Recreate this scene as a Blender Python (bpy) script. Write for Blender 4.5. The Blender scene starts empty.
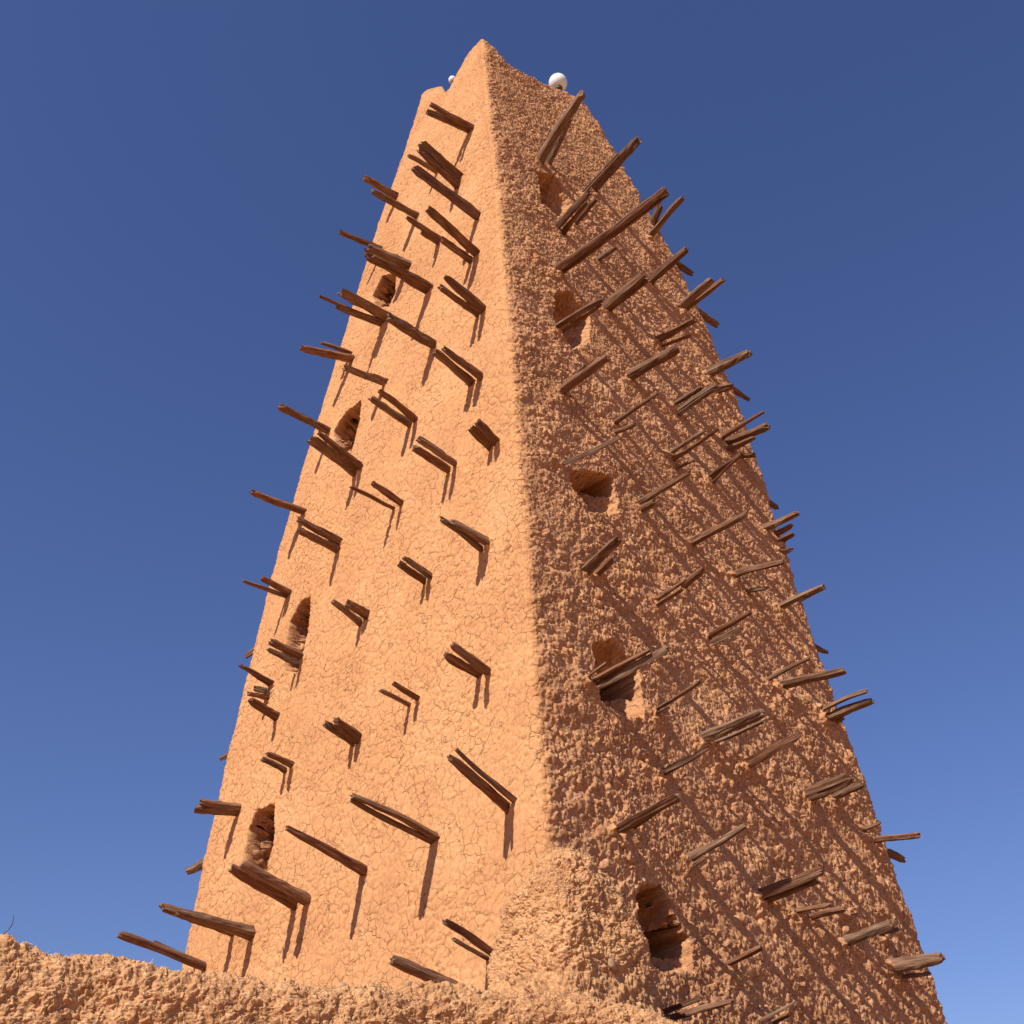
# Mud-brick minaret with wooden scaffold beams, seen from below in low sun.
import bpy, math, random
import numpy as np
from mathutils import Matrix, Vector

random.seed(7)
RNG = np.random.default_rng(7)
SC = bpy.context.scene
COL = SC.collection
R = math.radians
GROUND_Z = -1.6            # the eye stands 1.6 m above the ground, at the origin

# ------------------------------------------------------------------ survey of the tower (metres)
# corner curves N (near), L (left), R (right), F (far): x, y at the heights ZK
ZK = [-2.0, 0.0, 2.0, 4.0, 6.0, 8.0, 10.0, 12.0, 14.0, 16.0, 18.0, 20.0, 22.0, 23.5]
CORNER_N = [[0.441, 10.575], [0.388, 10.667], [0.332, 10.796], [0.278, 10.961], [0.219, 11.162], [0.152, 11.399], [0.082, 11.672], [0.003, 11.982], [-0.077, 12.327], [-0.169, 12.709], [-0.268, 13.127], [-0.348, 13.581], [-0.43, 14.071], [-0.493, 14.462]]
CORNER_L = [[-5.03, 16.709], [-4.938, 16.638], [-4.808, 16.559], [-4.627, 16.455], [-4.442, 16.38], [-4.248, 16.328], [-3.993, 16.241], [-3.657, 16.097], [-3.252, 15.907], [-2.91, 15.823], [-2.563, 15.765], [-2.132, 15.647], [-1.821, 15.696], [-1.482, 15.636]]
CORNER_R = [[5.381, 14.981], [5.315, 15.062], [5.204, 15.142], [5.021, 15.196], [4.69, 15.156], [4.425, 15.214], [4.245, 15.385], [4.081, 15.61], [3.871, 15.833], [3.491, 15.941], [3.033, 16.02], [2.311, 15.9], [1.739, 15.954], [1.343, 16.048]]
CORNER_F = [[-0.09, 21.115], [-0.011, 21.033], [0.063, 20.905], [0.117, 20.689], [0.029, 20.374], [0.025, 20.143], [0.17, 19.955], [0.42, 19.725], [0.696, 19.413], [0.75, 19.055], [0.739, 18.657], [0.526, 17.966], [0.348, 17.578], [0.354, 17.222]]
# openings: face, outer outline (u, z), inner outline, depth
WINDOWS = [
    ('R', [(0.199, 16.535), (0.299, 16.878), (0.368, 16.242), (0.341, 15.812), (0.262, 15.366), (0.194, 15.438)], [(0.22, 16.403), (0.291, 16.664), (0.316, 16.054), (0.293, 15.697), (0.248, 15.495), (0.21, 15.636)], 0.42),
    ('R', [(0.167, 12.757), (0.247, 13.176), (0.313, 12.803), (0.299, 12.108), (0.223, 11.659), (0.165, 12.036)], [(0.172, 12.682), (0.235, 12.992), (0.282, 12.673), (0.279, 12.315), (0.222, 11.901), (0.175, 12.148)], 0.42),
    ('R', [(0.144, 8.944), (0.222, 9.146), (0.294, 9.258), (0.293, 8.617), (0.227, 8.413), (0.154, 8.603)], [(0.16, 8.833), (0.234, 9.087), (0.246, 9.05), (0.226, 8.427), (0.203, 8.398), (0.16, 8.571)], 0.42),
    ('R', [(0.152, 6.294), (0.213, 6.428), (0.28, 6.196), (0.26, 5.474), (0.214, 5.437), (0.147, 5.504)], [(0.153, 6.052), (0.207, 6.232), (0.247, 6.081), (0.223, 5.451), (0.205, 5.442), (0.15, 5.529)], 0.42),
    ('R', [(0.18, 3.468), (0.242, 3.545), (0.264, 3.265), (0.297, 3.059), (0.29, 2.721), (0.224, 2.66), (0.165, 2.721)], [(0.187, 3.436), (0.241, 3.501), (0.26, 3.266), (0.248, 2.906), (0.239, 2.715), (0.206, 2.712), (0.172, 2.812)], 0.42),
    ('L', [(0.822, 15.424), (0.781, 15.782), (0.667, 15.531), (0.63, 14.847), (0.655, 14.548), (0.769, 14.963)], [(0.77, 15.443), (0.675, 15.429), (0.642, 14.941), (0.679, 14.767), (0.735, 14.913)], 1.0),
    ('L', [(0.845, 12.369), (0.806, 12.665), (0.71, 12.6), (0.679, 12.071), (0.686, 11.436), (0.79, 11.774)], [(0.792, 12.402), (0.711, 12.518), (0.682, 12.082), (0.695, 11.505), (0.741, 11.699)], 1.0),
    ('L', [(0.822, 8.073), (0.838, 8.717), (0.805, 8.976), (0.755, 8.95), (0.731, 8.373), (0.732, 7.763), (0.746, 7.597), (0.803, 7.819)], [(0.799, 8.306), (0.801, 8.823), (0.761, 8.903), (0.734, 8.379), (0.74, 7.848), (0.779, 8.002)], 1.0),
    ('L', [(0.827, 4.937), (0.833, 5.498), (0.809, 5.697), (0.748, 5.681), (0.728, 5.128), (0.737, 4.725), (0.753, 4.601), (0.811, 4.719)], [(0.803, 5.2), (0.802, 5.571), (0.754, 5.643), (0.73, 5.132), (0.745, 4.788), (0.784, 4.884)], 1.0),
]
HOLES = [
    ('R', [(0.28, 12.853), (0.333, 13.294), (0.383, 13.121), (0.32, 12.526)]),
    ('R', [(0.249, 9.466), (0.328, 9.583), (0.312, 8.905), (0.288, 8.894), (0.246, 9.087)]),
    ('R', [(0.23, 6.136), (0.284, 6.411), (0.326, 6.353), (0.305, 5.766), (0.279, 5.745), (0.23, 5.839)]),
    ('R', [(0.246, 3.129), (0.284, 3.23), (0.326, 3.169), (0.316, 2.873), (0.283, 2.873), (0.249, 2.96)]),
]
# poles: u and z of the foot, length, yaw, pitch (degrees), width
BEAMS = [
    ('L', [(0.14,17.86,0.91,-6.8,1.3,0.068),(0.165,17.88,0.9,-10.8,-1.2,0.087)]),
    ('L', [(0.237,16.54,0.93,4.6,8.0,0.12),(0.256,16.39,0.94,4.9,8.2,0.111)]),
    ('L', [(0.432,17.56,0.65,-4.9,2.0,0.069)]),
    ('L', [(0.119,14.81,1.35,0.4,5.5,0.127)]),
    ('L', [(0.839,18.24,0.8,-5.2,1.6,0.083),(0.85,18.18,0.63,2.5,6.9,0.072)]),
    ('L', [(0.571,16.72,0.96,-4.7,1.9,0.096)]),
    ('L', [(0.35,15.14,0.72,-0.6,4.8,0.088),(0.357,15.11,0.37,-1.8,4.0,0.071)]),
    ('L', [(0.125,13.75,1.1,5.7,9.0,0.105),(0.157,13.7,0.64,1.1,6.0,0.081)]),
    ('L', [(0.851,16.76,0.9,-9.0,-1.7,0.07)]),
    ('L', [(0.562,15.26,0.83,-7.3,-0.4,0.15)]),
    ('L', [(0.385,13.98,1.22,-4.5,1.7,0.149)]),
    ('L', [(0.658,14.18,1.26,-7.7,-1.4,0.062),(0.642,14.24,0.97,-3.4,2.3,0.135),(0.665,14.14,0.9,-8.0,-1.7,0.073)]),
    ('L', [(0.324,12.4,0.88,-1.2,4.2,0.12)]),
    ('L', [(0.097,12.18,0.81,5.2,9.0,0.097),(0.12,12.22,0.76,0.7,5.7,0.08)]),
    ('L', [(0.876,14.19,0.59,-9.0,-3.1,0.086),(0.855,13.98,0.96,-13.7,-7.7,0.096)]),
    ('L', [(0.568,12.46,0.76,-7.0,-1.4,0.106)]),
    ('L', [(0.373,10.96,0.75,4.9,9.7,0.071),(0.401,10.97,0.77,2.3,7.3,0.08)]),
    ('L', [(0.12,10.79,0.72,3.6,8.2,0.091),(0.151,10.83,0.73,5.2,9.5,0.092)]),
    ('L', [(0.876,12.47,1.01,-2.0,3.1,0.092)]),
    ('L', [(0.622,10.92,0.9,6.5,11.9,0.093),(0.641,10.89,0.94,4.5,10.0,0.112)]),
    ('L', [(0.203,9.44,0.69,2.4,7.5,0.064),(0.226,9.42,0.63,1.5,6.6,0.08)]),
    ('L', [(0.068,9.28,0.42,10.9,14.5,0.077),(0.088,9.3,0.4,8.3,12.5,0.077)]),
    ('L', [(0.402,9.46,0.57,3.7,9.2,0.067),(0.431,9.48,0.75,-1.3,3.8,0.059)]),
    ('L', [(0.898,10.94,0.98,-4.4,-0.2,0.109)]),
    ('L', [(0.649,9.57,0.8,0.9,6.3,0.099),(0.654,9.45,0.73,-0.3,4.9,0.08)]),
    ('L', [(0.102,7.74,0.59,0.1,5.3,0.086),(0.121,7.7,0.72,4.7,10.2,0.065)]),
    ('L', [(0.277,7.79,0.47,4.0,9.9,0.068),(0.294,7.78,0.46,3.6,9.5,0.069)]),
    ('L', [(0.867,9.32,0.53,1.2,6.9,0.075),(0.881,9.29,0.75,-3.1,0.7,0.057)]),
    ('L', [(0.49,7.85,0.37,2.4,8.4,0.089),(0.511,7.77,0.55,6.7,14.1,0.065)]),
    ('L', [(0.729,7.83,0.58,1.1,7.0,0.078),(0.751,7.79,0.52,1.0,6.8,0.079)]),
    ('L', [(0.851,7.69,0.61,3.8,11.4,0.081)]),
    ('L', [(0.852,7.5,0.36,-5.3,-4.1,0.072),(0.864,7.62,0.24,-4.3,-2.2,0.063)]),
    ('L', [(0.793,7.03,0.52,4.5,12.9,0.078)]),
    ('L', [(0.111,5.9,0.6,5.6,12.5,0.067),(0.134,5.94,0.52,2.0,8.0,0.067)]),
    ('L', [(0.295,6.06,0.42,3.4,10.2,0.064),(0.32,6.03,0.47,1.3,7.2,0.058)]),
    ('L', [(0.472,5.94,0.44,6.7,16.2,0.091),(0.49,5.93,0.5,5.2,14.0,0.076)]),
    ('L', [(0.697,6.1,0.43,1.1,7.3,0.066),(0.723,6.09,0.4,2.0,9.0,0.067)]),
    ('L', [(0.059,4.22,0.94,8.1,17.9,0.061),(0.074,4.18,0.94,8.2,18.1,0.074)]),
    ('L', [(0.236,4.22,1.16,1.9,8.8,0.079),(0.245,4.17,1.14,2.4,9.9,0.053)]),
    ('L', [(0.421,4.19,1.13,3.2,12.2,0.096)]),
    ('L', [(0.582,4.11,1.0,3.5,13.7,0.099),(0.618,4.12,0.99,3.7,14.3,0.092)]),
    ('L', [(0.886,5.87,0.62,-3.7,-3.2,0.079),(0.892,5.83,0.65,-5.6,-7.7,0.079)]),
    ('L', [(0.748,3.97,1.07,-0.3,4.4,0.109)]),
    ('L', [(0.812,4.08,1.08,0.8,7.5,0.083)]),
    ('L', [(0.899,3.76,1.3,1.4,9.7,0.077),(0.938,3.88,0.68,2.5,13.1,0.043)]),
    ('L', [(0.108,2.77,0.71,4.9,16.7,0.06),(0.117,2.74,0.51,3.4,13.4,0.042)]),
    ('L', [(0.178,2.57,0.86,1.8,10.0,0.074)]),
    ('R', [(0.23,17.05,1.53,-9.5,9.9,0.123),(0.29,17.25,0.95,-15.9,13.0,0.086)]),
    ('R', [(0.55,17.51,1.35,-1.8,6.3,0.139)]),
    ('R', [(0.45,16.89,1.08,-2.8,6.8,0.062)]),
    ('R', [(0.248,14.98,0.91,-2.0,6.4,0.096),(0.278,14.94,0.72,-6.7,9.2,0.07)]),
    ('R', [(0.347,15.53,0.64,-3.4,7.2,0.063)]),
    ('R', [(0.193,13.5,2.27,5.1,1.8,0.097),(0.211,13.49,2.24,4.8,2.0,0.065)]),
    ('R', [(0.428,14.8,0.44,6.1,1.1,0.071)]),
    ('R', [(0.951,17.87,0.47,-20.5,17.7,0.146),(0.985,17.85,0.76,-9.1,11.2,0.094)]),
    ('R', [(0.85,17.06,1.09,-6.1,9.2,0.08)]),
    ('R', [(0.707,15.25,0.99,-0.2,5.4,0.112)]),
    ('R', [(0.398,13.38,0.94,1.1,4.4,0.097),(0.418,13.41,0.89,2.7,3.2,0.078)]),
    ('R', [(0.164,11.94,0.91,7.8,-0.4,0.07),(0.185,11.92,0.82,4.7,1.9,0.053)]),
    ('R', [(0.854,15.05,0.87,-1.6,6.5,0.099),(0.902,15.21,0.95,1.3,4.2,0.078)]),
    ('R', [(0.626,13.38,0.85,8.0,-1.4,0.091),(0.648,13.3,0.59,12.4,-5.2,0.05)]),
    ('R', [(0.438,11.82,1.01,6.3,-0.1,0.119)]),
    ('R', [(0.143,10.43,0.96,3.1,2.8,0.09),(0.166,10.58,0.52,-6.2,9.8,0.074)]),
    ('R', [(0.88,13.43,0.89,7.7,-1.9,0.115)]),
    ('R', [(0.625,11.78,0.61,3.9,1.7,0.066),(0.638,11.65,0.83,2.1,3.3,0.104)]),
    ('R', [(0.871,12.95,0.41,15.3,-9.2,0.093)]),
    ('R', [(0.346,10.48,0.84,2.1,3.4,0.068),(0.333,10.25,0.4,10.7,-4.4,0.059)]),
    ('R', [(0.117,8.96,0.98,8.5,-2.5,0.049)]),
    ('R', [(0.54,10.42,0.73,2.0,3.2,0.062),(0.547,10.32,0.96,1.3,3.9,0.062),(0.557,10.17,0.4,4.9,0.2,0.044)]),
    ('R', [(0.835,11.7,0.91,2.8,2.3,0.064),(0.862,11.7,0.81,9.6,-4.8,0.108),(0.849,11.48,0.55,7.2,-2.3,0.088)]),
    ('R', [(0.697,10.36,0.77,-0.7,6.0,0.064),(0.704,10.26,0.74,-6.5,11.9,0.041)]),
    ('R', [(0.887,11.44,0.35,19.2,-15.0,0.078)]),
    ('R', [(0.368,8.96,0.97,2.7,2.4,0.072),(0.374,8.89,0.32,3.7,1.4,0.072)]),
    ('R', [(0.547,8.75,1.05,3.5,1.2,0.091)]),
    ('R', [(0.918,9.97,0.66,5.3,-1.3,0.094),(0.972,9.99,0.36,2.4,2.2,0.066)]),
    ('R', [(0.973,9.81,0.34,1.1,3.8,0.085),(0.966,9.62,0.25,8.6,-5.9,0.075)]),
    ('R', [(0.16,7.33,0.67,-5.5,10.9,0.105),(0.195,7.37,0.35,-4.5,10.0,0.082)]),
    ('R', [(0.368,7.37,0.57,-0.1,5.4,0.051),(0.362,7.23,0.52,-0.6,6.0,0.042)]),
    ('R', [(0.477,7.84,0.47,-2.1,7.8,0.071)]),
    ('R', [(0.694,8.55,0.86,9.8,-7.5,0.077),(0.733,8.33,0.39,10.9,-9.3,0.048)]),
    ('R', [(0.868,8.37,0.84,3.2,0.7,0.075)]),
    ('R', [(0.977,8.73,0.3,3.0,1.0,0.062)]),
    ('R', [(0.527,7.15,0.78,0.6,4.4,0.062),(0.532,7.04,0.57,1.5,3.1,0.062)]),
    ('R', [(0.117,5.71,0.4,-3.2,9.2,0.037),(0.135,5.74,0.89,1.9,2.8,0.052),(0.146,5.68,1.1,1.6,3.1,0.067)]),
    ('R', [(0.716,6.85,0.77,0.5,4.4,0.051)]),
    ('R', [(0.763,6.88,1.02,7.1,-6.6,0.079)]),
    ('R', [(0.906,6.74,0.81,1.6,2.4,0.058),(0.924,6.64,0.79,2.0,1.6,0.087),(0.956,6.63,0.21,-2.4,9.4,0.059)]),
    ('R', [(0.296,5.64,0.78,-1.1,6.9,0.043),(0.293,5.57,0.29,0.4,4.6,0.043)]),
    ('R', [(0.422,5.5,0.95,1.9,2.0,0.089),(0.457,5.51,0.81,1.8,2.2,0.041)]),
    ('R', [(0.288,4.86,0.74,-0.1,5.5,0.053)]),
    ('R', [(0.551,5.39,0.9,-0.7,6.5,0.088)]),
    ('R', [(0.734,5.25,0.73,0.9,3.4,0.107)]),
    ('R', [(0.835,5.38,0.54,0.5,4.2,0.069)]),
    ('R', [(0.145,3.98,0.93,-0.9,6.8,0.068),(0.184,4.06,0.49,-2.5,9.7,0.047)]),
    ('R', [(0.315,3.91,0.89,-1.9,8.9,0.066),(0.317,3.83,0.28,-1.3,7.9,0.053)]),
    ('R', [(0.497,3.75,0.9,0.6,3.8,0.084),(0.511,3.71,0.74,0.7,3.4,0.063)]),
    ('R', [(0.596,3.68,0.5,3.4,-3.8,0.051),(0.639,3.67,0.51,2.3,-1.1,0.066)]),
    ('R', [(0.745,3.8,0.23,4.0,-5.8,0.031)]),
    ('R', [(0.725,3.45,0.73,0.1,5.0,0.087)]),
    ('R', [(0.85,3.69,0.32,2.5,-2.1,0.048)]),
    ('R', [(0.373,2.87,0.53,-1.5,9.2,0.053)]),
    ('R', [(0.86,3.32,0.73,2.3,-2.6,0.103),(0.879,3.2,0.46,2.8,-4.5,0.056)]),
    ('R', [(0.916,5.06,0.34,0.5,4.1,0.05),(0.957,4.99,0.67,5.4,-8.0,0.067)]),
    ('R', [(0.19,2.23,0.6,-0.5,6.6,0.048),(0.212,2.22,0.83,0.9,2.3,0.058)]),
    ('R', [(0.421,2.34,0.58,-2.0,11.5,0.046),(0.454,2.35,0.32,-1.7,10.9,0.047)]),
    ('B', [(0.043,8.92,0.75,0.0,0.0,0.068)]),
    ('B', [(0.042,7.15,0.75,0.0,0.0,0.061)]),
    ('B', [(0.021,5.39,0.75,0.0,0.0,0.1)]),
    ('D', [(0.02,17.17,0.75,0.0,0.0,0.102)]),
    ('D', [(0.02,15.68,0.75,0.0,0.0,0.103)]),
    ('D', [(0.02,13.67,0.75,0.0,0.0,0.092)]),
    ('D', [(0.05,11.17,0.75,0.0,0.0,0.07)]),
    ('D', [(0.036,8.23,0.75,0.0,0.0,0.072)]),
    ('D', [(0.028,4.99,0.75,0.0,0.0,0.085)]),
]
# eye: axes and focal length in pixels of a 1024 px frame
CAM_F = np.array([0.0, 0.82351, 0.5673])
CAM_R = np.array([0.99984, 0.01029, -0.01494])
CAM_U = np.array([0.01814, -0.56721, 0.82337])
CAM_PX = 1155.6
GLOBE_A = (1.18, 15.55, 22.117)
GLOBE_B = (-1.108, 15.15, 21.72)

# ------------------------------------------------------------------ helpers
def tag(o, label=None, cat=None, group=None, kind=None):
    if label: o['label'] = label
    if cat: o['category'] = cat
    if group: o['group'] = group
    if kind: o['kind'] = kind
    return o

def empty(name, loc, parent=None):
    o = bpy.data.objects.new(name, None)
    o.empty_display_size = .3
    COL.objects.link(o)
    o.location = loc
    if parent: o.parent = parent
    return o

def mesh_np(name, V, Q, mat, parent=None, smooth=True, T=None):
    """one mesh object from numpy vertices, quads Q and triangles T"""
    me = bpy.data.meshes.new(name)
    Q = np.zeros((0, 4), np.int32) if Q is None else np.asarray(Q, np.int32)
    T = np.zeros((0, 3), np.int32) if T is None else np.asarray(T, np.int32)
    me.vertices.add(len(V))
    me.vertices.foreach_set('co', np.ascontiguousarray(V, np.float32).ravel())
    me.loops.add(Q.size + T.size)
    me.loops.foreach_set('vertex_index', np.concatenate([Q.ravel(), T.ravel()]).astype(np.int32))
    me.polygons.add(len(Q) + len(T))
    tot = np.concatenate([np.full(len(Q), 4), np.full(len(T), 3)]).astype(np.int32)
    st = np.concatenate([[0], np.cumsum(tot)[:-1]]).astype(np.int32)
    me.polygons.foreach_set('loop_start', st)
    me.polygons.foreach_set('use_smooth', np.full(len(tot), smooth))
    me.update(calc_edges=True)
    me.validate()
    me.materials.append(mat)
    o = bpy.data.objects.new(name, me)
    COL.objects.link(o)
    if parent: o.parent = parent
    return o

def grid_quads(nr, nc, wrap=False):
    i = np.arange(nr - 1)[:, None]; j = np.arange(nc if wrap else nc - 1)[None, :]
    j2 = (j + 1) % nc
    return np.stack([i*nc + j, (i+1)*nc + j, (i+1)*nc + j2, i*nc + j2], -1).reshape(-1, 4)

# ------------------------------------------------------------------ noise (numpy)
def _h(ix, iy, iz, seed):
    h = (ix.astype(np.uint32)*np.uint32(374761393) + iy.astype(np.uint32)*np.uint32(668265263)
         + iz.astype(np.uint32)*np.uint32(2147483647) + np.uint32(seed*974711 + 77))
    h = (h ^ (h >> np.uint32(13)))*np.uint32(1274126177)
    h = (h ^ (h >> np.uint32(16)))*np.uint32(2246822519)
    return h ^ (h >> np.uint32(15))

def _f(h): return (h & np.uint32(0xFFFFFF)).astype(np.float32)/np.float32(16777216.)

def chunked(fn):
    def g(P, *a, **k):
        P = np.asarray(P, np.float32); n = len(P); S = 250000
        if n <= S: return fn(P, *a, **k)
        r = [fn(P[i:i+S], *a, **k) for i in range(0, n, S)]
        if isinstance(r[0], tuple): return tuple(np.concatenate(x) for x in zip(*r))
        return np.concatenate(r)
    return g

@chunked
def noise(P, seed=0):
    """value noise, -1..1"""
    b = np.floor(P); f = P - b; b = b.astype(np.int64)
    f = f*f*f*(f*(f*6 - 15) + 10)
    out = np.zeros(len(P), np.float32)
    for dx in (0, 1):
        wx = f[:, 0] if dx else 1 - f[:, 0]
        for dy in (0, 1):
            wy = wx*(f[:, 1] if dy else 1 - f[:, 1])
            for dz in (0, 1):
                w = wy*(f[:, 2] if dz else 1 - f[:, 2])
                out += w*_f(_h(b[:, 0]+dx, b[:, 1]+dy, b[:, 2]+dz, seed))
    return out*2 - 1

def fbm(P, scale, octs=4, seed=0, gain=.5):
    P = np.asarray(P, np.float32)/scale
    a, s, o = 1., 0., 0.
    for k in range(octs):
        o = o + a*noise(P*2.03**k + 17.3*k, seed + k); s += a; a *= gain
    return o/s

@chunked
def worley(P, seed=0):
    b = np.floor(P).astype(np.int64)
    n = len(P)
    f1 = np.full(n, 9., np.float32); f2 = np.full(n, 9., np.float32); cid = np.zeros(n, np.float32)
    for dx in (-1, 0, 1):
        for dy in (-1, 0, 1):
            for dz in (-1, 0, 1):
                cx, cy, cz = b[:, 0]+dx, b[:, 1]+dy, b[:, 2]+dz
                h = _h(cx, cy, cz, seed)
                px = cx + _f(h) - P[:, 0]
                h2 = _h(cx, cy, cz, seed + 51); py = cy + _f(h2) - P[:, 1]
                h3 = _h(cx, cy, cz, seed + 97); pz = cz + _f(h3) - P[:, 2]
                d = (px*px + py*py + pz*pz).astype(np.float32)
                m = d < f1
                f2 = np.where(m, f1, np.minimum(f2, d))
                cid = np.where(m, _f(h ^ h3), cid)
                f1 = np.where(m, d, f1)
    return np.sqrt(f1), np.sqrt(f2), cid

def sstep(a, b, x):
    t = np.clip((x - a)/(b - a), 0, 1); return t*t*(3 - 2*t)

def warp(P, scale, amt, seed):
    P = np.asarray(P, np.float32)
    return P + amt*np.stack([noise(P/scale, seed), noise(P/scale, seed+1), noise(P/scale, seed+2)], 1)

def clods(P, size, seed):
    """rounded lumps, 0..1, each of its own height"""
    f1, f2, c = worley(warp(P, size*1.3, size*.35, seed)/size, seed)
    return np.sqrt(np.clip(1 - (f1/.85)**2, 0, 1))*(.35 + .65*c)

# ------------------------------------------------------------------ materials
def nodes(name):
    m = bpy.data.materials.new(name); m.use_nodes = True
    nt = m.node_tree
    return m, nt, nt.nodes['Principled BSDF']

def link(nt, a, b): nt.links.new(a, b)

def noise_node(nt, co, scale, detail=4, rough=.55):
    n = nt.nodes.new('ShaderNodeTexNoise')
    n.inputs['Scale'].default_value = scale; n.inputs['Detail'].default_value = detail
    n.inputs['Roughness'].default_value = rough
    link(nt, co, n.inputs['Vector'])
    return n.outputs['Fac']

def ramp(nt, fac, stops):
    r = nt.nodes.new('ShaderNodeValToRGB')
    e = r.color_ramp.elements
    while len(e) < len(stops): e.new(.5)
    for el, (p, c) in zip(e, stops): el.position = p; el.color = (*c, 1)
    link(nt, fac, r.inputs['Fac'])
    return r.outputs['Color']

def mix(nt, fac, a, b, mode='MIX'):
    m = nt.nodes.new('ShaderNodeMix'); m.data_type = 'RGBA'; m.blend_type = mode
    if isinstance(fac, float): m.inputs[0].default_value = fac
    else: link(nt, fac, m.inputs[0])
    link(nt, a, m.inputs[6]); link(nt, b, m.inputs[7])
    return m.outputs[2]

def mud_material(name, dark, mid, light, straw, speck=.62, bump=.35, cracks=False):
    m, nt, b = nodes(name)
    tc = nt.nodes.new('ShaderNodeTexCoord'); co = tc.outputs['Object']
    base = ramp(nt, noise_node(nt, co, .9, 6, .62), [(.3, dark), (.5, mid), (.72, light)])
    fine = ramp(nt, noise_node(nt, co, 22, 5, .7), [(.3, (.72, .70, .68)), (.5, (1, 1, 1)), (.7, (1.14, 1.13, 1.1))])
    c = mix(nt, 1., base, fine, 'MULTIPLY')
    # chopped straw: short stretched flecks in two directions
    for k, rot in enumerate(((.3, .8, .5), (1.1, -.4, 2.0))):
        mp = nt.nodes.new('ShaderNodeMapping'); link(nt, co, mp.inputs['Vector'])
        mp.inputs['Rotation'].default_value = rot; mp.inputs['Scale'].default_value = (14, 95, 95)
        f = noise_node(nt, mp.outputs['Vector'], 1., 1, .5)
        msk = ramp(nt, f, [(speck + .04*k, (0, 0, 0)), (speck + .08 + .04*k, (1, 1, 1))])
        st = nt.nodes.new('ShaderNodeRGB'); st.outputs[0].default_value = (*straw, 1)
        c = mix(nt, msk, c, st.outputs[0])
    h_extra = None
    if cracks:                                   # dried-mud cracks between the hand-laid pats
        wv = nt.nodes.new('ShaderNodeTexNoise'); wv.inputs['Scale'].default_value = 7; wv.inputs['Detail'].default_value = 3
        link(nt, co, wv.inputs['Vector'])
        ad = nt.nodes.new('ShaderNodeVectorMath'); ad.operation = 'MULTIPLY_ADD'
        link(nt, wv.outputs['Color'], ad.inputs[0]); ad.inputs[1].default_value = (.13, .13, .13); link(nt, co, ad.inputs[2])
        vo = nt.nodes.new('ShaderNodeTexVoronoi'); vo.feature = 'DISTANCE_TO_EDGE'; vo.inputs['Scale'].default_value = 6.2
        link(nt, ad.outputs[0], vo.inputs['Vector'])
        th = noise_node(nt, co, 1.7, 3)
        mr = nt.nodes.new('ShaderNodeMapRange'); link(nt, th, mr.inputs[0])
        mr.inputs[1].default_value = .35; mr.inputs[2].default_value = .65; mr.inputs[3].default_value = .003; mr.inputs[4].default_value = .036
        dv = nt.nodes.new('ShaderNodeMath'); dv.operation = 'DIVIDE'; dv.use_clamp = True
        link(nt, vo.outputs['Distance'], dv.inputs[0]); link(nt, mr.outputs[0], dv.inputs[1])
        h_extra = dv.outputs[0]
        crack_shade = ramp(nt, h_extra, [(0, (.66, .62, .58)), (.5, (.88, .86, .84)), (1, (1, 1, 1))])  # crack lines darkened in base colour, painting in the shade of their depth
        c = mix(nt, 1., c, crack_shade, 'MULTIPLY')
    link(nt, c, b.inputs['Base Color'])
    b.inputs['Roughness'].default_value = .95
    b.inputs['Specular IOR Level'].default_value = .12
    h1 = noise_node(nt, co, 45, 6, .65)
    bp = nt.nodes.new('ShaderNodeBump'); bp.inputs['Strength'].default_value = bump
    bp.inputs['Distance'].default_value = .02
    link(nt, h1, bp.inputs['Height'])
    if h_extra is not None:
        b2 = nt.nodes.new('ShaderNodeBump'); b2.inputs['Strength'].default_value = .7; b2.inputs['Distance'].default_value = .018
        link(nt, h_extra, b2.inputs['Height']); link(nt, b2.outputs['Normal'], bp.inputs['Normal'])
    link(nt, bp.outputs['Normal'], b.inputs['Normal'])
    return m

MUD = mud_material('mud_plaster', (.46, .206, .088), (.545, .254, .112), (.62, .305, .142), (.76, .49, .30), .63, .65)
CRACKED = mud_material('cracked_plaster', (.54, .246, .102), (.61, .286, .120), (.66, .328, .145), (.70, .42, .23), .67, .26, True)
HEAP_MUD = mud_material('straw_mud', (.44, .205, .088), (.54, .268, .117), (.62, .33, .152), (.74, .48, .27), .62, .6)
SAND = mud_material('sand', (.34, .165, .07), (.39, .195, .085), (.44, .23, .105), (.44, .25, .12), .75, .3)

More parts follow.
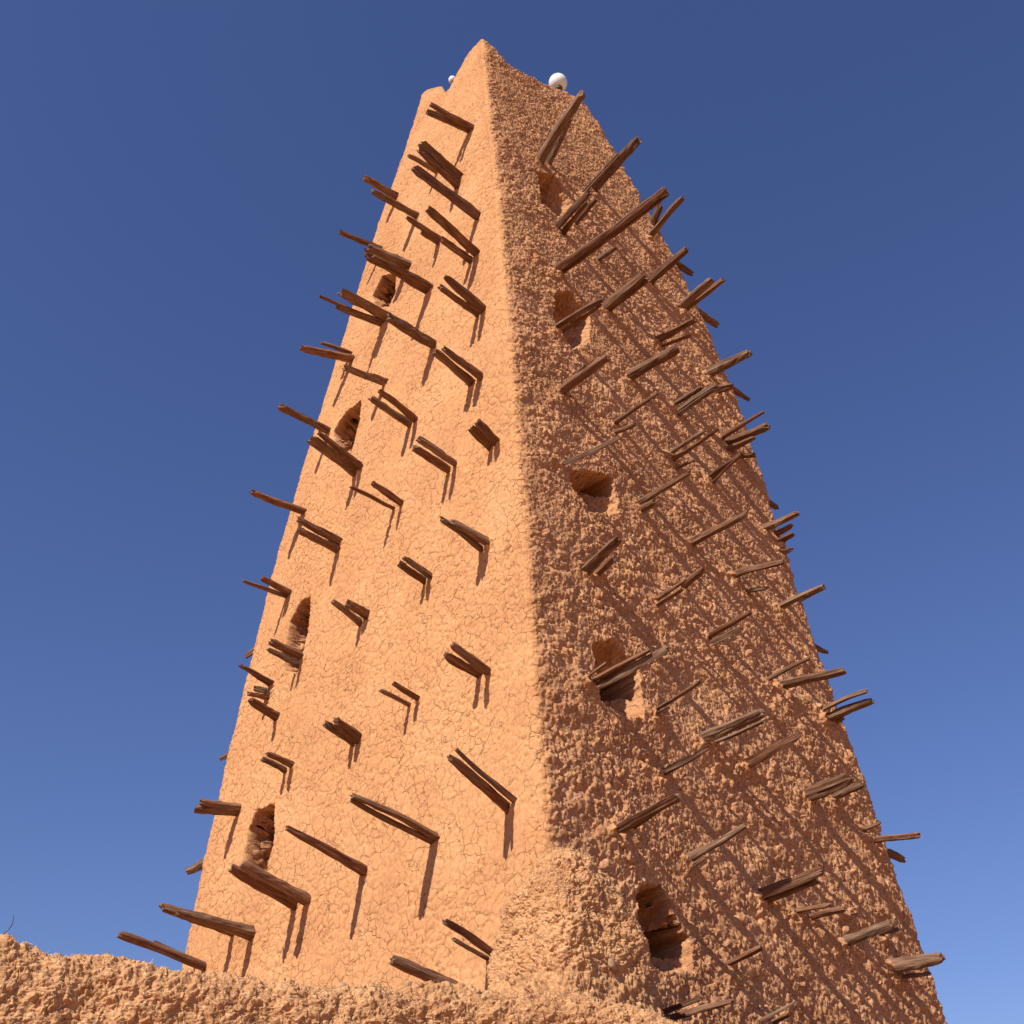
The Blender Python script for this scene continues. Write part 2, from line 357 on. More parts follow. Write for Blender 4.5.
def wood_material():
    m, nt, b = nodes('weathered_wood')
    tc = nt.nodes.new('ShaderNodeTexCoord'); oi = nt.nodes.new('ShaderNodeObjectInfo')
    mp = nt.nodes.new('ShaderNodeMapping'); link(nt, tc.outputs['Object'], mp.inputs['Vector'])
    mp.inputs['Scale'].default_value = (2.2, 26, 26)
    cmb = nt.nodes.new('ShaderNodeCombineXYZ')
    mu = nt.nodes.new('ShaderNodeMath'); mu.operation = 'MULTIPLY'; mu.inputs[1].default_value = 60
    link(nt, oi.outputs['Random'], mu.inputs[0])
    for i in range(3): link(nt, mu.outputs[0], cmb.inputs[i])
    link(nt, cmb.outputs[0], mp.inputs['Location'])
    g = noise_node(nt, mp.outputs['Vector'], 1.5, 6, .65)
    c = ramp(nt, g, [(.28, (.065, .026, .014)), (.45, (.165, .075, .040)), (.6, (.25, .135, .077)), (.78, (.44, .31, .20))])
    tone = ramp(nt, oi.outputs['Random'], [(0, (.72, .66, .60)), (.4, (1.1, .98, .9)), (.7, (.85, .9, .92)), (1, (1.15, 1.25, 1.3))])
    c = mix(nt, 1., c, tone, 'MULTIPLY')
    link(nt, c, b.inputs['Base Color'])
    b.inputs['Roughness'].default_value = .8; b.inputs['Specular IOR Level'].default_value = .25
    bp = nt.nodes.new('ShaderNodeBump'); bp.inputs['Strength'].default_value = .7; bp.inputs['Distance'].default_value = .012
    link(nt, g, bp.inputs['Height']); link(nt, bp.outputs['Normal'], b.inputs['Normal'])
    return m
WOOD = wood_material()

def plain(name, col, rough=.5, spec=.5, var=.08):
    m, nt, b = nodes(name)
    tc = nt.nodes.new('ShaderNodeTexCoord')
    f = noise_node(nt, tc.outputs['Object'], 9, 4)
    lo = tuple(max(0, c*(1-var)) for c in col); hi = tuple(min(1, c*(1+var)) for c in col)
    link(nt, ramp(nt, f, [(.35, lo), (.65, hi)]), b.inputs['Base Color'])
    b.inputs['Roughness'].default_value = rough; b.inputs['Specular IOR Level'].default_value = spec
    return m
GLASS = plain('opal_globe', (.86, .84, .80), .25, .5, .05)
SOCKET = plain('dark_socket', (.10, .06, .04), .6, .3)
STRAW = plain('dry_straw', (.60, .36, .17), .7, .3, .35)
STONE = plain('brown_stone', (.36, .20, .11), .85, .3, .3)
TWIG = plain('dry_twig_bark', (.09, .06, .045), .8, .3, .3)

# ------------------------------------------------------------------ tower surface
CN, CL, CR, CF = (np.array(a) for a in (CORNER_N, CORNER_L, CORNER_R, CORNER_F))
RING = [CR, CN, CL, CF]                        # s = 0..4 runs R - N - L - F - R
FACE_S = {'R': (1, -1), 'L': (1, 1), 'B': (2, 1), 'D': (4, -1)}     # s = s0 + dir*u

def corner(k, z):
    c = RING[k % 4]
    return np.stack([np.interp(z, ZK, c[:, 0]), np.interp(z, ZK, c[:, 1])], -1)

def plan(s, z):
    """sharp-cornered plan point at perimeter position s and height z (arrays)"""
    s = np.mod(s, 4); k = np.minimum(s.astype(int), 3); f = (s - k)[..., None]
    C = np.stack([corner(i, z) for i in range(4)], 0)
    idx = np.arange(len(s))
    A = C[k, idx]; B = C[(k + 1) % 4, idx]
    return A + (B - A)*f

def plan_soft(s, z):
    """plan with hand-rounded corners"""
    near_n = np.exp(-((s - 1)/.25)**2)
    w = .012 + .004*near_n
    P = 0
    for t in (-1, -.67, -.33, 0, .33, .67, 1): P = P + plan(s + t*w, z)
    return P/7

def outward(s, z):
    e = .02
    T = plan(s + e, z) - plan(s - e, z)
    n = np.stack([-T[:, 1], T[:, 0]], -1)
    return n/np.linalg.norm(n, axis=1, keepdims=True)

# uneven parapet line: height of the wall top round the perimeter
TOP_S = [0, .03, .13, .30, .44, .57, .71, .84, .90, .95, 1.0, 1.08, 1.15, 1.25, 1.34, 1.40, 1.46, 1.56, 1.71, 1.86, 1.96, 2.0, 2.1, 2.3, 2.7, 2.9, 3.0, 3.1, 3.4, 3.8, 3.95, 4]
TOP_H = [21.8, 21.77, 21.72, 21.51, 21.20, 21.04, 20.79, 20.64, 20.86, 21.06, 21.25, 21.38, 21.46, 21.40, 21.15, 20.98, 20.72, 20.74, 21.28, 21.86, 22.0, 22.0, 21.8, 21.2, 21.1, 21.6, 21.9, 21.6, 21.1, 21.3, 21.7, 21.8]

def face_width(f, z):
    a, b = {'L': (CN, CL), 'R': (CN, CR), 'B': (CL, CF), 'D': (CR, CF)}[f]
    i = int(np.argmin(np.abs(np.array(ZK) - z)))
    return float(np.hypot(*(b[i] - a[i])))

def poly_sdf(p, poly):
    """signed distance (inside > 0) of points p to a polygon"""
    poly = np.asarray(poly, float); n = len(poly)
    d = np.full(len(p), 1e9); ins = np.zeros(len(p), bool)
    for i in range(n):
        a, b = poly[i], poly[(i+1) % n]
        e = b - a; w = p - a
        t = np.clip((w @ e)/(e @ e), 0, 1)
        q = w - t[:, None]*e
        d = np.minimum(d, np.hypot(q[:, 0], q[:, 1]))
        c = ((a[1] > p[:, 1]) != (b[1] > p[:, 1]))
        with np.errstate(divide='ignore', invalid='ignore'):
            xx = a[0] + (p[:, 1] - a[1])/(e[1] if e[1] else 1e-9)*e[0]
        ins ^= c & (p[:, 0] < xx)
    return np.where(ins, d, -d)

def build_tower(parent):
    nR, nL, nB = 540, 560, 110
    s = np.concatenate([np.linspace(0, .68, int(nR*.68), endpoint=False), np.linspace(.68, .86, 190, endpoint=False),
                        np.linspace(.86, 1, int(nR*.14), endpoint=False), np.linspace(1, 1.72, int(nL*.72), endpoint=False),
                        np.linspace(1.72, 1.885, 190, endpoint=False), np.linspace(1.885, 2, int(nL*.115), endpoint=False),
                        np.linspace(2, 3, nB, endpoint=False), np.linspace(3, 4, nB, endpoint=False)])
    z = np.concatenate([np.linspace(GROUND_Z - .1, 1.6, 40, endpoint=False), np.linspace(1.6, 21.0, 1350)])
    nc, nr = len(s), len(z)
    S, Z = np.meshgrid(s, z); S = S.ravel(); Z = Z.ravel()
    top = np.interp(S, TOP_S, TOP_H)
    k = np.clip((Z - 18.5)/2.5, 0, 1)
    Zt = Z + k*k*(top - 21.0)
    XY = plan_soft(S, Zt); Nn = outward(S, Zt)
    P = np.column_stack([XY, Zt]).astype(np.float32)
    P[:, 0] -= .045*np.exp(-((S - 1)/.06)**2)            # the near arris stands slightly proud
    # plaster relief: raked lumps on every face but the smoother left one
    left = sstep(.965, 1.03, S)*(1 - sstep(1.985, 2.03, S))
    rough = (.043*clods(P, .115, 3)*(.35 + .9*sstep(-.5, .4, fbm(P, .5, 3, 7))) + .031*clods(P, .054, 5)*(.5 + .7*sstep(-.4, .4, fbm(P, .3, 2, 8)))
             + .018*clods(P, .030, 6) + .026*np.abs(fbm(P, .030, 3, 9)) + .045*fbm(P, .8, 3, 21))
    f1, f2, cid = worley(warp(P, .16, .05, 31)/np.array([.16, .16, .14], np.float32), 33)
    g = f2 - f1
    smooth = (-.015*np.exp(-(g/.09)**2)*(.35 + .65*sstep(-.5, .3, fbm(P, .8, 2, 37)))
              + .007*(cid - .5)*sstep(0, .12, g) + .005*fbm(P, .05, 3, 41) + .003*clods(P, .07, 45) + .035*fbm(P, 1.3, 3, 47))
    d = rough*(1 - left) + smooth*left
    # mud pushed up round the foot of each beam
    for f, row in BEAMS:
        s0, sg = FACE_S[f]
        u, bz = row[0][0], row[0][1]
        wd = face_width(f, bz); sc_ = s0 + sg*u
        amp = random.uniform(.03, .095) if f != 'L' else random.uniform(.0, .055)
        rad = random.uniform(.09, .15)
        r0, r1 = np.searchsorted(z, [bz - .6, bz + .5]); c0, c1 = np.searchsorted(s, [sc_ - .6/wd, sc_ + .6/wd])
        I = (np.arange(r0, r1)[:, None]*nc + np.arange(c0, c1)[None, :]).ravel()
        dx = (S[I] - sc_)*wd; dz = Zt[I] - bz + .03
        lump = amp*np.exp(-(dx/rad)**2 - (np.where(dz > 0, dz*1.4, dz*.75)/rad)**2)
        d[I] += lump*(.7 + .9*fbm(P[I], .06, 3, 61))
    # window recesses
    dep = np.zeros(len(S), np.float32)
    for f, outer, inner, depth in WINDOWS:
        s0, sg = FACE_S[f]
        zc = np.mean([p[1] for p in outer]); wd = face_width(f, zc)
        O = [(p[0]*wd, p[1]) for p in outer]; N_ = [(p[0]*wd, p[1]) for p in inner]
        z0, z1 = min(p[1] for p in outer) - .3, max(p[1] for p in outer) + .3
        u = (S - s0)*sg
        I = np.nonzero((Zt > z0) & (Zt < z1) & (u > 0.02) & (u < .98))[0]
        pts = np.column_stack([u[I]*wd, Zt[I]]) + .025*np.column_stack([fbm(P[I], .12, 2, 71), fbm(P[I], .12, 2, 73)])
        do, di = poly_sdf(pts, O), -poly_sdf(pts, N_)
        t = np.where(di <= 0, 1., np.where(do <= 0, 0., do/(np.maximum(do, 0) + np.maximum(di, 1e-6))))
        if f == 'L': dd = depth*np.clip(do/.09, 0, 1)**.9
        else: dd = depth*t**.8
        dep[I] = np.maximum(dep[I], dd)
    cav = []
    for f, poly in HOLES:                                # black passages at the back of the recesses
        s0, sg = FACE_S[f]
        zc = np.mean([p[1] for p in poly]); wd = face_width(f, zc)
        I = np.nonzero((np.abs(Zt - zc) < 1.) & (dep > .05))[0]
        pts = np.column_stack([(S[I] - s0)*sg*wd, Zt[I]])
        di = poly_sdf(pts, [(p[0]*wd, p[1]) for p in poly])
        k = np.clip(di/.035, 0, 1)
        I, k = I[k > 0], k[k > 0]
        dep[I] += 1.5*k
        cav.append((I, k, zc))
    inside = sstep(.05, .3, dep)
    d = d*(1 - .3*inside) - dep
    P[:, :2] += Nn*d[:, None]
    # sideways crumble so that lumps overhang a little
    jit = (.020*(1 - left) + .003*left).astype(np.float32)
    P[:, 2] += jit*noise(P/.035, 81)
    tx = np.stack([-Nn[:, 1], Nn[:, 0]], 1)
    P[:, :2] += tx*(jit*noise(P/.035, 83))[:, None]
    for I, k, zc in cav:                                 # the passages widen behind their mouths
        deep = sstep(.15, .35, k)
        tg = np.stack([-Nn[I][:, 1], Nn[I][:, 0]], 1); off = P[I] - P[I].mean(0)
        P[I, :2] += tg*(deep*2.0*(off[:, :2]*tg).sum(1))[:, None]
        P[I, 2] += deep*1.0*off[:, 2]
    # rubbly inner sides of the openings
    I = np.nonzero(inside > 0)[0]
    w_ = (inside[I]*(.022 + .075*left[I]))[:, None]
    e3 = np.column_stack([fbm(P[I], .075, 3, 141), fbm(P[I], .075, 3, 143), fbm(P[I], .075, 3, 147)])
    P[I] += w_*e3
    V = [P]
    # parapet top and the roof behind it
    last = P[-nc:]
    c = last[:, :2].mean(0)
    for kk, dz in ((.012, .008), (.05, .015), (.13, .02), (.19, 0), (.22, -.08), (.24, -.5)):
        q = last.copy(); q[:, :2] = c + (q[:, :2] - c)*(1 - kk)
        q[:, 2] += dz + .03*fbm(q, .15, 2, 91); V.append(q)
    q = V[-1].copy(); q[:, 2] = 20.0; V.append(q)
    n_rows = nr + 7
    V.append(np.array([[c[0], c[1], 20.0]], np.float32))
    V = np.concatenate(V)
    Q = grid_quads(n_rows, nc, True)[:, ::-1]
    b = (n_rows - 1)*nc; j = np.arange(nc)
    T = np.column_stack([b + (j + 1) % nc, b + j, np.full(nc, len(V) - 1)])[:, ::-1]
    V = V - np.array(parent.location, np.float32)
    o = mesh_np('wall', V, Q, MUD, parent, True, T)
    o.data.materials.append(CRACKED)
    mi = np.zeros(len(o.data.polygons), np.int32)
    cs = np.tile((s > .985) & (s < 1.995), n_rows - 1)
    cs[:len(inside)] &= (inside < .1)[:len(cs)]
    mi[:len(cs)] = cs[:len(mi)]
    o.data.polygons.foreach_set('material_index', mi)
    return o

def beam_frame(f, u, z, az, el):
    s0, sg = FACE_S[f]
    s = np.array([s0 + sg*u]); zz = np.array([z])
    p = plan(s, zz)[0]
    e = .05
    T = (plan(s + e, zz) - plan(s - e, zz))[0] if .06 < u < .94 else (plan(np.array([s0 + sg*.6]), zz) - plan(np.array([s0 + sg*.4]), zz))[0]*sg
    n = Vector((-T[1], T[0], 0)).normalized()
    h = Vector((0, 0, 1)).cross(n)
    a, b = R(az), R(el)
    d = (n*math.cos(a) + h*math.sin(a))*math.cos(b) + Vector((0, 0, 1))*math.sin(b)
    return Vector((p[0], p[1], z)), d.normalized()

def beam_mesh(L, w, rnd):
    """split, weathered pole along local +x; 0.35 m of it is buried in the wall"""
    ns, nt = 13, 14
    x = np.linspace(-.35, L, nt)
    th = np.linspace(0, 2*math.pi, ns, endpoint=False)
    prof = 1 + .10*rnd.standard_normal(ns)
    cut = rnd.uniform(0, 2*math.pi)                      # the flat face of a split log
    flat = rnd.uniform(.35, .75)
    c = np.cos(th - cut)
    prof = np.where(c > flat, prof*flat/np.maximum(c, .2), prof)
    if rnd.random() < .5:
        prof *= 1 - .28*np.exp(-((np.angle(np.exp(1j*(th - cut - 2.2))))/.25)**2)    # a drying crack
    bend = rnd.uniform(-.016, .016, 2)*L; kx = rnd.uniform(.3, .7); kink = rnd.uniform(-.011, .011, 2)*L
    V = []
    r0 = w*(.77 if w > .062 else .64)*(.82 if L > 1.8 else 1)
    tap = rnd.choice([rnd.uniform(.76, .96), rnd.uniform(.5, .7)], p=[.82, .18])
    ph = rnd.uniform(0, 6, 3)
    for i, xx in enumerate(x):
        t = max(0, xx)/L
        r = r0*(1 + (tap - 1)*t)*(1 + .05*math.sin(xx*7 + ph[0]) + .03*math.sin(xx*17 + ph[1]))
        ca = 4*t*(1 - t)
        tw = .25*t*math.sin(ph[2])
        rr = r*prof*(1 + .05*rnd.standard_normal(ns))
        xo = xx + np.zeros(ns)
        if i == nt - 1: xo = xx + rnd.uniform(-.9, .25, ns)*w*.8 ; rr = rr*.9
        kk = max(0, 1 - abs(t - kx)/.3) if t > 0 else 0
        V.append(np.column_stack([xo, bend[0]*ca + kink[0]*kk + rr*np.cos(th + tw), bend[1]*ca + kink[1]*kk + rr*np.sin(th + tw)]))
    V.append(np.array([[x[-1] - .12*w, V[-1][:, 1].mean(), V[-1][:, 2].mean()]]))
    V.append(np.array([[x[0], 0, 0]]))
    V = np.concatenate(V)
    Q = grid_quads(nt, ns, True)[:, ::-1]
    j = np.arange(ns); b = (nt - 1)*ns
    T = np.concatenate([np.column_stack([b + j, b + (j+1) % ns, np.full(ns, nt*ns)]),
                        np.column_stack([(j+1) % ns, j, np.full(ns, nt*ns + 1)])])
    return V, Q, T

def build_beams(root):
    n = 0
    for f, row in BEAMS:
        par, off = root, Vector(root.location)
        if len(row) > 1:
            p0, _ = beam_frame(f, row[0][0], row[0][1], 0, 0)
            par = empty('beam_bundle', p0 - off, root)
            off = p0
        for u, z, L, az, el, w in row:
            p, d = beam_frame(f, u, z, az, el)
            rnd = np.random.default_rng(1000 + n); n += 1
            V, Q, T = beam_mesh(L, w, rnd)
            o = mesh_np('wooden_beam', V, Q, WOOD, par, False, T)
            rot = d.to_track_quat('X', 'Z').to_matrix().to_4x4() @ Matrix.Rotation(rnd.uniform(0, 6.28), 4, 'X')
            o.matrix_local = Matrix.Translation(p - off) @ rot
    return n

tower = empty('minaret', (.15, 15.9, GROUND_Z))
tag(tower, 'tall tapering orange mud brick minaret bristling with wooden beams', 'minaret')
build_tower(tower)
build_beams(tower)

# ------------------------------------------------------------------ straw strands on a surface
def straw_mesh(P, N, count, rnd, lmin, lmax, rad):
    idx = rnd.integers(0, len(P), count)
    V, Q = [], []
    for k, i in enumerate(idx):
        n = N[i]; a = rnd.standard_normal(3); a -= n*(a @ n)*rnd.uniform(.5, 1.)
        a /= np.linalg.norm(a) + 1e-9
        b = np.cross(n, a); b /= np.linalg.norm(b) + 1e-9; c = np.cross(a, b)
        L = rnd.uniform(lmin, lmax); r = rad*rnd.uniform(.6, 1.2)
        o = P[i] + n*.004
        bend = n*rnd.uniform(-.1, .12)*L
        for t in (-.5, 0, .5):
            m = o + a*L*t + bend*(4*t*t - .3)
            for q in range(3):
                ang = q*2.094
                V.append(m + r*(math.cos(ang)*b + math.sin(ang)*c))
        v0 = k*9
        for g in (0, 3):
            for q in range(3):
                Q.append((v0+g+q, v0+g+(q+1) % 3, v0+g+3+(q+1) % 3, v0+g+3+q))
    return np.array(V), np.array(Q)

def grid_normals(V, nr, nc):
    G = V.reshape(nr, nc, 3)
    a = np.gradient(G, axis=0); b = np.gradient(G, axis=1)
    n = np.cross(a, b); n /= np.linalg.norm(n, axis=2, keepdims=True) + 1e-12
    return n

def heap_relief(P):
    return (.10*fbm(P, .36, 5, 101, .62) + .022*clods(P, .085, 103)*sstep(-.4, .4, fbm(P, .3, 2, 107)) + .022*clods(P, .045, 105)
            + .014*clods(P, .024, 106) + .022*np.abs(fbm(P, .024, 3, 109)) - .035)

# ------------------------------------------------------------------ mud wall in front
def build_front_wall():
    path = np.array(WALL_PATH, float)       # x, y, crest z
    seg = np.concatenate([[0], np.cumsum(np.hypot(*np.diff(path[:, :2], axis=0).T))])
    t = np.concatenate([np.linspace(0, seg[1], 90, endpoint=False), np.linspace(seg[1], seg[9], 1300, endpoint=False), np.linspace(seg[9], seg[-1], 110)])
    nc = len(t)
    X = np.column_stack([np.interp(t, seg, path[:, i]) for i in range(3)])
    for _ in range(60): X[1:-1] = (X[:-2] + X[1:-1]*2 + X[2:])/4
    tan = np.gradient(X[:, :2], axis=0); tan = np.column_stack([np.convolve(np.pad(tan[:, i], 60, 'edge'), np.ones(121)/121, 'valid') for i in (0, 1)]); tan /= np.linalg.norm(tan, axis=1, keepdims=True)
    nrm = np.column_stack([tan[:, 1], -tan[:, 0]])      # towards the viewer
    # cross-section: front foot, front face, rounded crest, back
    prof = [(.52, GROUND_Z - .1)]
    q = np.concatenate([np.linspace(0, .40, 60, endpoint=False), np.linspace(.40, .74, 300, endpoint=False), np.linspace(.74, 1, 60)])
    rows = len(q)
    G = []
    for a in q:
        if a < .12:
            k = a/.12; off = .50 - .06*k; zz = -1; zl = k*.55
        elif a < .6:
            k = (a - .12)/.48; off = .44 - .16*k; zl = .55 + .37*k
        elif a < .85:
            k = (a - .6)/.25; ang = math.pi*k
            off = .28*math.cos(ang); zl = .92 + .08*math.sin(ang)
        else:
            k = (a - .85)/.15; off = -.28 - .2*k; zl = .92*(1 - k)
        H = X[:, 2] - GROUND_Z
        zrow = GROUND_Z - .1 + zl*(H + .1)
        G.append(np.column_stack([X[:, 0] + nrm[:, 0]*off, X[:, 1] + nrm[:, 1]*off, zrow]))
    P = np.concatenate(G)
    N = grid_normals(P, rows, nc).reshape(-1, 3)
    if (N.reshape(rows, nc, 3)[rows//3, nc//2, :2] @ nrm[nc//2]) < 0: N = -N
    d = heap_relief(P)
    P = P + N*d[:, None]
    P += .012*np.column_stack([noise(P/.05, 111), noise(P/.05, 113), noise(P/.05, 115)])
    root = empty('mud_wall', (X[nc//2, 0], X[nc//2, 1], GROUND_Z))
    tag(root, 'low rough wall of straw mixed mud in the foreground, left of the heap', 'wall')
    o = np.array(root.location)
    mesh_np('wall_body', P - o, grid_quads(rows, nc)[:, ::-1], HEAP_MUD, root, True)
    N2 = grid_normals(P, rows, nc).reshape(-1, 3)
    if (N2[(rows//3)*nc + nc//2, :2] @ nrm[nc//2]) < 0: N2 = -N2
    band = np.nonzero((P[:, 2] > .6) & (P[:, 0] > -5))[0]
    V, Q = straw_mesh(P[band], N2[band], 4200, np.random.default_rng(5), .03, .09, .0017)
    tag(mesh_np('straw', V - o, Q, STRAW, root, False), kind='stuff')
    return P.reshape(rows, nc, 3)

WALL_PATH = [(-8.5, 7.4, 2.35), (-5.2, 7.9, 2.25), (-3.58, 8.2, 2.15), (-2.83, 8.5, 2.075), (-2.30, 8.7, 2.0), (-.92, 9.3, 2.02),
             (-.24, 9.6, 2.06), (.5, 9.8, 2.05), (1.05, 9.9, 1.93), (1.7, 9.8, 1.62), (2.6, 9.6, 1.3), (4.5, 9.2, 1.2)]
wall_grid = build_front_wall()

# ------------------------------------------------------------------ mud buttress heaped against the corner
def build_buttress():
    ax, ay = .40, 10.62
    zk = [3.47, 3.45, 3.34, 3.06, 2.72, 2.3, 1.0, -1.7]
    rk = [0, .13, .31, .49, .61, .69, .82, 1.05]
    nr, nc = 610, 760
    tt = np.linspace(0, 1, len(zk)); t = np.concatenate([np.linspace(0, tt[6], 560, endpoint=False), np.linspace(tt[6], 1, 50)])
    zz = np.interp(t, tt, zk); rr = np.interp(t, tt, rk)
    for _ in range(12):
        rr[1:-1] = (rr[:-2] + 2*rr[1:-1] + rr[2:])/4; zz[1:-1] = (zz[:-2] + 2*zz[1:-1] + zz[2:])/4
    th = np.linspace(0, 2*math.pi, nc, endpoint=False)
    tq = th - math.atan2(-.67, -.75)                # squared to the two tower faces it leans on
    sq = 1.06*2**(1/5 - .5)/((np.abs(np.cos(tq))**5 + np.abs(np.sin(tq))**5)**(1/5))
    rad = rr[:, None]*(1 + (sq - 1)*np.clip((3.3 - zz)/.5, 0, 1)[:, None])
    rad = rad*(1 + .12*np.cos(th - .2)*np.clip((3.0 - zz)/1.0, 0, 1)[:, None])
    P = np.stack([ax + rad*np.cos(th), ay + rad*np.sin(th), np.repeat(zz[:, None], nc, 1)], -1).reshape(-1, 3)
    N = grid_normals(P, nr, nc).reshape(-1, 3)
    out = P - np.array([ax, ay, 1.8]); N *= np.sign((N*out).sum(1))[:, None]
    N[:nc] = (0, 0, 1)
    d = heap_relief(P)*1.05
    P = P + N*d[:, None]
    P += .009*np.column_stack([noise(P/.05, 121), noise(P/.05, 123), noise(P/.05, 125)])
    P[:nc] = P[:nc].mean(0)
    root = empty('mud_buttress', (ax, ay, GROUND_Z))
    tag(root, 'rounded lumpy heap of straw mud against the foot of the minaret corner', 'buttress')
    o = np.array(root.location)
    mesh_np('heap', P - o, grid_quads(nr, nc, True), HEAP_MUD, root, True)
    N2 = grid_normals(P, nr, nc).reshape(-1, 3); N2 *= np.sign((N2*(P - np.array([ax, ay, 1.8]))).sum(1))[:, None]
    band = np.nonzero((P[:, 2] > 1.5) & (P[:, 1] < ay + .3))[0]
    V, Q = straw_mesh(P[band], N2[band], 700, np.random.default_rng(6), .03, .09, .0017)
    tag(mesh_np('straw', V - o, Q, STRAW, root, False), kind='stuff')
    return P.reshape(nr, nc, 3)
heap_grid = build_buttress()

# ------------------------------------------------------------------ small things
def lathe(prof, n=40):
    th = np.linspace(0, 2*math.pi, n, endpoint=False)
    V = np.concatenate([np.column_stack([r*np.cos(th), r*np.sin(th), np.full(n, z)]) for r, z in prof])
    return V, grid_quads(len(prof), n, True)[:, ::-1]

def globe_lamp(c, r, foot, label):
    """opal globe on a dark socket and short stem; c = centre of the globe"""
    root = empty('globe_lamp', (c[0], c[1], foot))
    tag(root, label, 'lamp', 'globe lamps on the minaret top')
    a = np.linspace(.42, math.pi, 24)
    prof = [(max(.985*r*math.sin(t), .001), c[2] - foot - 1.04*r*math.cos(t)) for t in a]
    V, Q = lathe(prof); mesh_np('globe', V, Q, GLASS, root)
    b = c[2] - foot - r*math.cos(.42); k = r*math.sin(.42)
    V, Q = lathe([(.001, b + .02), (k*1.08, b + .02), (k*1.12, b), (k*1.0, b - r*.32), (k*.6, b - r*.4), (.001, b - r*.4)])
    mesh_np('socket', V, Q, SOCKET, root, False)
    V, Q = lathe([(.001, b - r*.38), (.03, b - r*.38), (.03, 0), (.001, 0)], 14)
    mesh_np('stem', V, Q, SOCKET, root)
globe_lamp(GLOBE_A, .208, 21.3, 'large round white globe lamp on the right part of the tower rim')
globe_lamp(GLOBE_B, .088, 20.9, 'tiny white globe lamp peeping over the notch in the left rim')

def stone(p, r, label, seed):
    n = 20
    a = np.linspace(0, math.pi, n)
    V, Q = lathe([(max(math.sin(t), .001), -math.cos(t)) for t in a], 28)
    rnd = np.random.default_rng(seed)
    sc = rnd.uniform(.55, 1.2, 3)
    V = V*sc*r
    V = V*(1 + .42*fbm(V/r + seed*3.1, .9, 4, seed, .6))[:, None]
    o = mesh_np('stone', V, Q, STONE, None, True)
    o.location = p; o.rotation_euler = tuple(rnd.uniform(0, 3, 3))
    return tag(o, label, 'stone', 'stones lying on the mud wall')

def to_px(P):
    d = P @ CAM_F
    return 512 + CAM_PX*(P @ CAM_R)/d, 512 - CAM_PX*(P @ CAM_U)/d

def crest(x):
    """the crest point of the front wall that has azimuth tan = x/y nearest to x"""
    g = wall_grid[200:380]
    j = np.argmax(g[:, :, 2], axis=0)
    top = g[j, np.arange(g.shape[1])]
    i = np.argmin(np.abs(top[:, 0]/top[:, 1] - x))
    return Vector(top[i])

stone(crest(-.145) + Vector((0, 0, -.005)), .042, 'larger brown stone on the wall crest below the long lone beam', 3)
stone(crest(-.092) + Vector((0, 0, -.005)), .034, 'small brown stone on the wall crest nearer to the heap', 4)
stone(crest(-.385) + Vector((0, 0, .005)), .04, 'tan pebble on the wall crest at the far left', 8)

def nearest_heap(x, z):
    g = heap_grid.reshape(-1, 3); g = g[g[:, 1] < 10.5]
    return Vector(g[np.argmin(np.hypot(g[:, 0] - x, g[:, 2] - z))])
stone(nearest_heap(.77, 2.36) + Vector((0, -.03, 0)), .055, 'round tan stone stuck in the front of the mud heap', 11)

def twig(p, d, L, label):
    n, m = 10, 6
    th = np.linspace(0, 2*math.pi, m, endpoint=False)
    V = []
    for i in range(n):
        t = i/(n-1); r = .006*(1 - .75*t)
        V.append(np.column_stack([r*np.cos(th) + .02*math.sin(4*t), r*np.sin(th) + .012*math.sin(7*t), np.full(m, -.05 + (L + .05)*t)]))
    V = np.concatenate(V)
    o = mesh_np('twig', V, grid_quads(n, m, True)[:, ::-1], TWIG)
    o.location = p; o.rotation_euler = Vector(d).to_track_quat('Z', 'Y').to_euler()
    return tag(o, label, 'twig')
twig(crest(-.432), (.12, .1, 1), .13, 'thin dark twig sticking up from the left end of the wall')

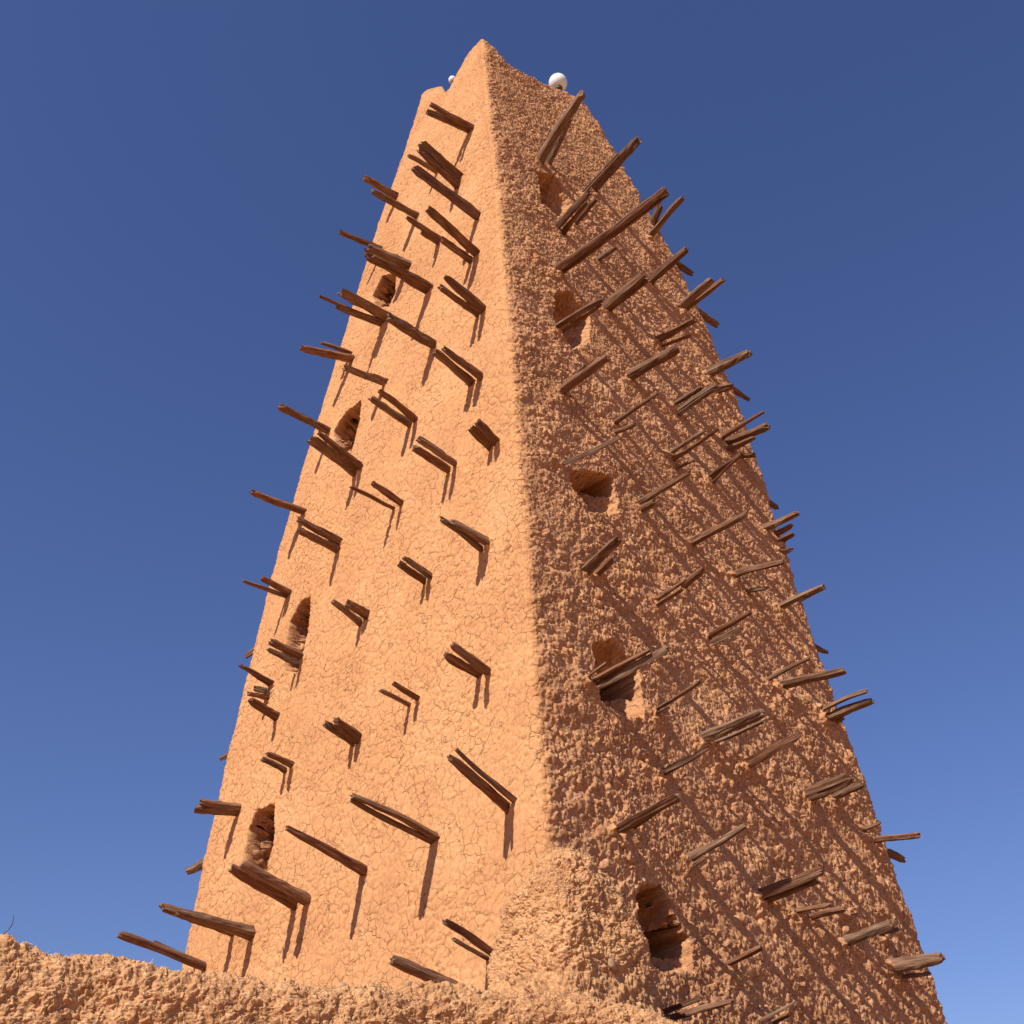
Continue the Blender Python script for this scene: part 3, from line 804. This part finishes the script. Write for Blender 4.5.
# ------------------------------------------------------------------ ground
def build_ground():
    r = np.concatenate([[.01], np.geomspace(1, 4000, 70)]); n = 96
    th = np.linspace(0, 2*math.pi, n, endpoint=False)
    P = np.stack([r[:, None]*np.cos(th), r[:, None]*np.sin(th), np.zeros((len(r), n))], -1).reshape(-1, 3)
    P[:, 2] = GROUND_Z + .05*fbm(P, 4., 3, 131)*np.clip(np.hypot(P[:, 0], P[:, 1])/3, 0, 1)
    o = mesh_np('ground', P, grid_quads(len(r), n, True), SAND)
    tag(o, kind='structure')
build_ground()

# ------------------------------------------------------------------ light
SUN_AZ, SUN_EL = R(-142.2), R(41.5)          # azimuth from +y, clockwise
sd = Vector((math.sin(SUN_AZ)*math.cos(SUN_EL), math.cos(SUN_AZ)*math.cos(SUN_EL), math.sin(SUN_EL)))
sun = bpy.data.lights.new('sun', 'SUN'); sun.energy = 4.2; sun.angle = R(.53); sun.color = (1, .98, .91)
so = bpy.data.objects.new('sun', sun); COL.objects.link(so)
so.rotation_euler = sd.to_track_quat('Z', 'Y').to_euler()
so.location = (-30, -30, 40)

w = bpy.data.worlds.new('World'); SC.world = w; w.use_nodes = True
nt = w.node_tree; bg = nt.nodes['Background']
sky = nt.nodes.new('ShaderNodeTexSky'); sky.sky_type = 'NISHITA'; sky.sun_disc = False
tint = nt.nodes.new('ShaderNodeRGB'); tint.outputs[0].default_value = (1.13, 1.02, 1.31, 1)     # the phone's violet-blue sky
sky.sun_elevation = SUN_EL; sky.sun_rotation = SUN_AZ
sky.altitude = 500; sky.air_density = 1.3; sky.dust_density = .3; sky.ozone_density = 7
nt.links.new(mix(nt, 1., sky.outputs[0], tint.outputs[0], 'MULTIPLY'), bg.inputs[0]); bg.inputs[1].default_value = .060

# ------------------------------------------------------------------ camera
cam = bpy.data.cameras.new('camera'); cam.sensor_width = 36; cam.lens = 36*CAM_PX/1024
cam.clip_start = .05; cam.clip_end = 20000
co = bpy.data.objects.new('camera', cam); COL.objects.link(co)
co.matrix_world = Matrix((
    (CAM_R[0], CAM_U[0], -CAM_F[0], 0), (CAM_R[1], CAM_U[1], -CAM_F[1], 0),
    (CAM_R[2], CAM_U[2], -CAM_F[2], 0), (0, 0, 0, 1)))
SC.camera = co
SC.view_settings.view_transform = 'Standard'; SC.view_settings.look = 'None'
SC.view_settings.exposure = .43; SC.view_settings.gamma = 1
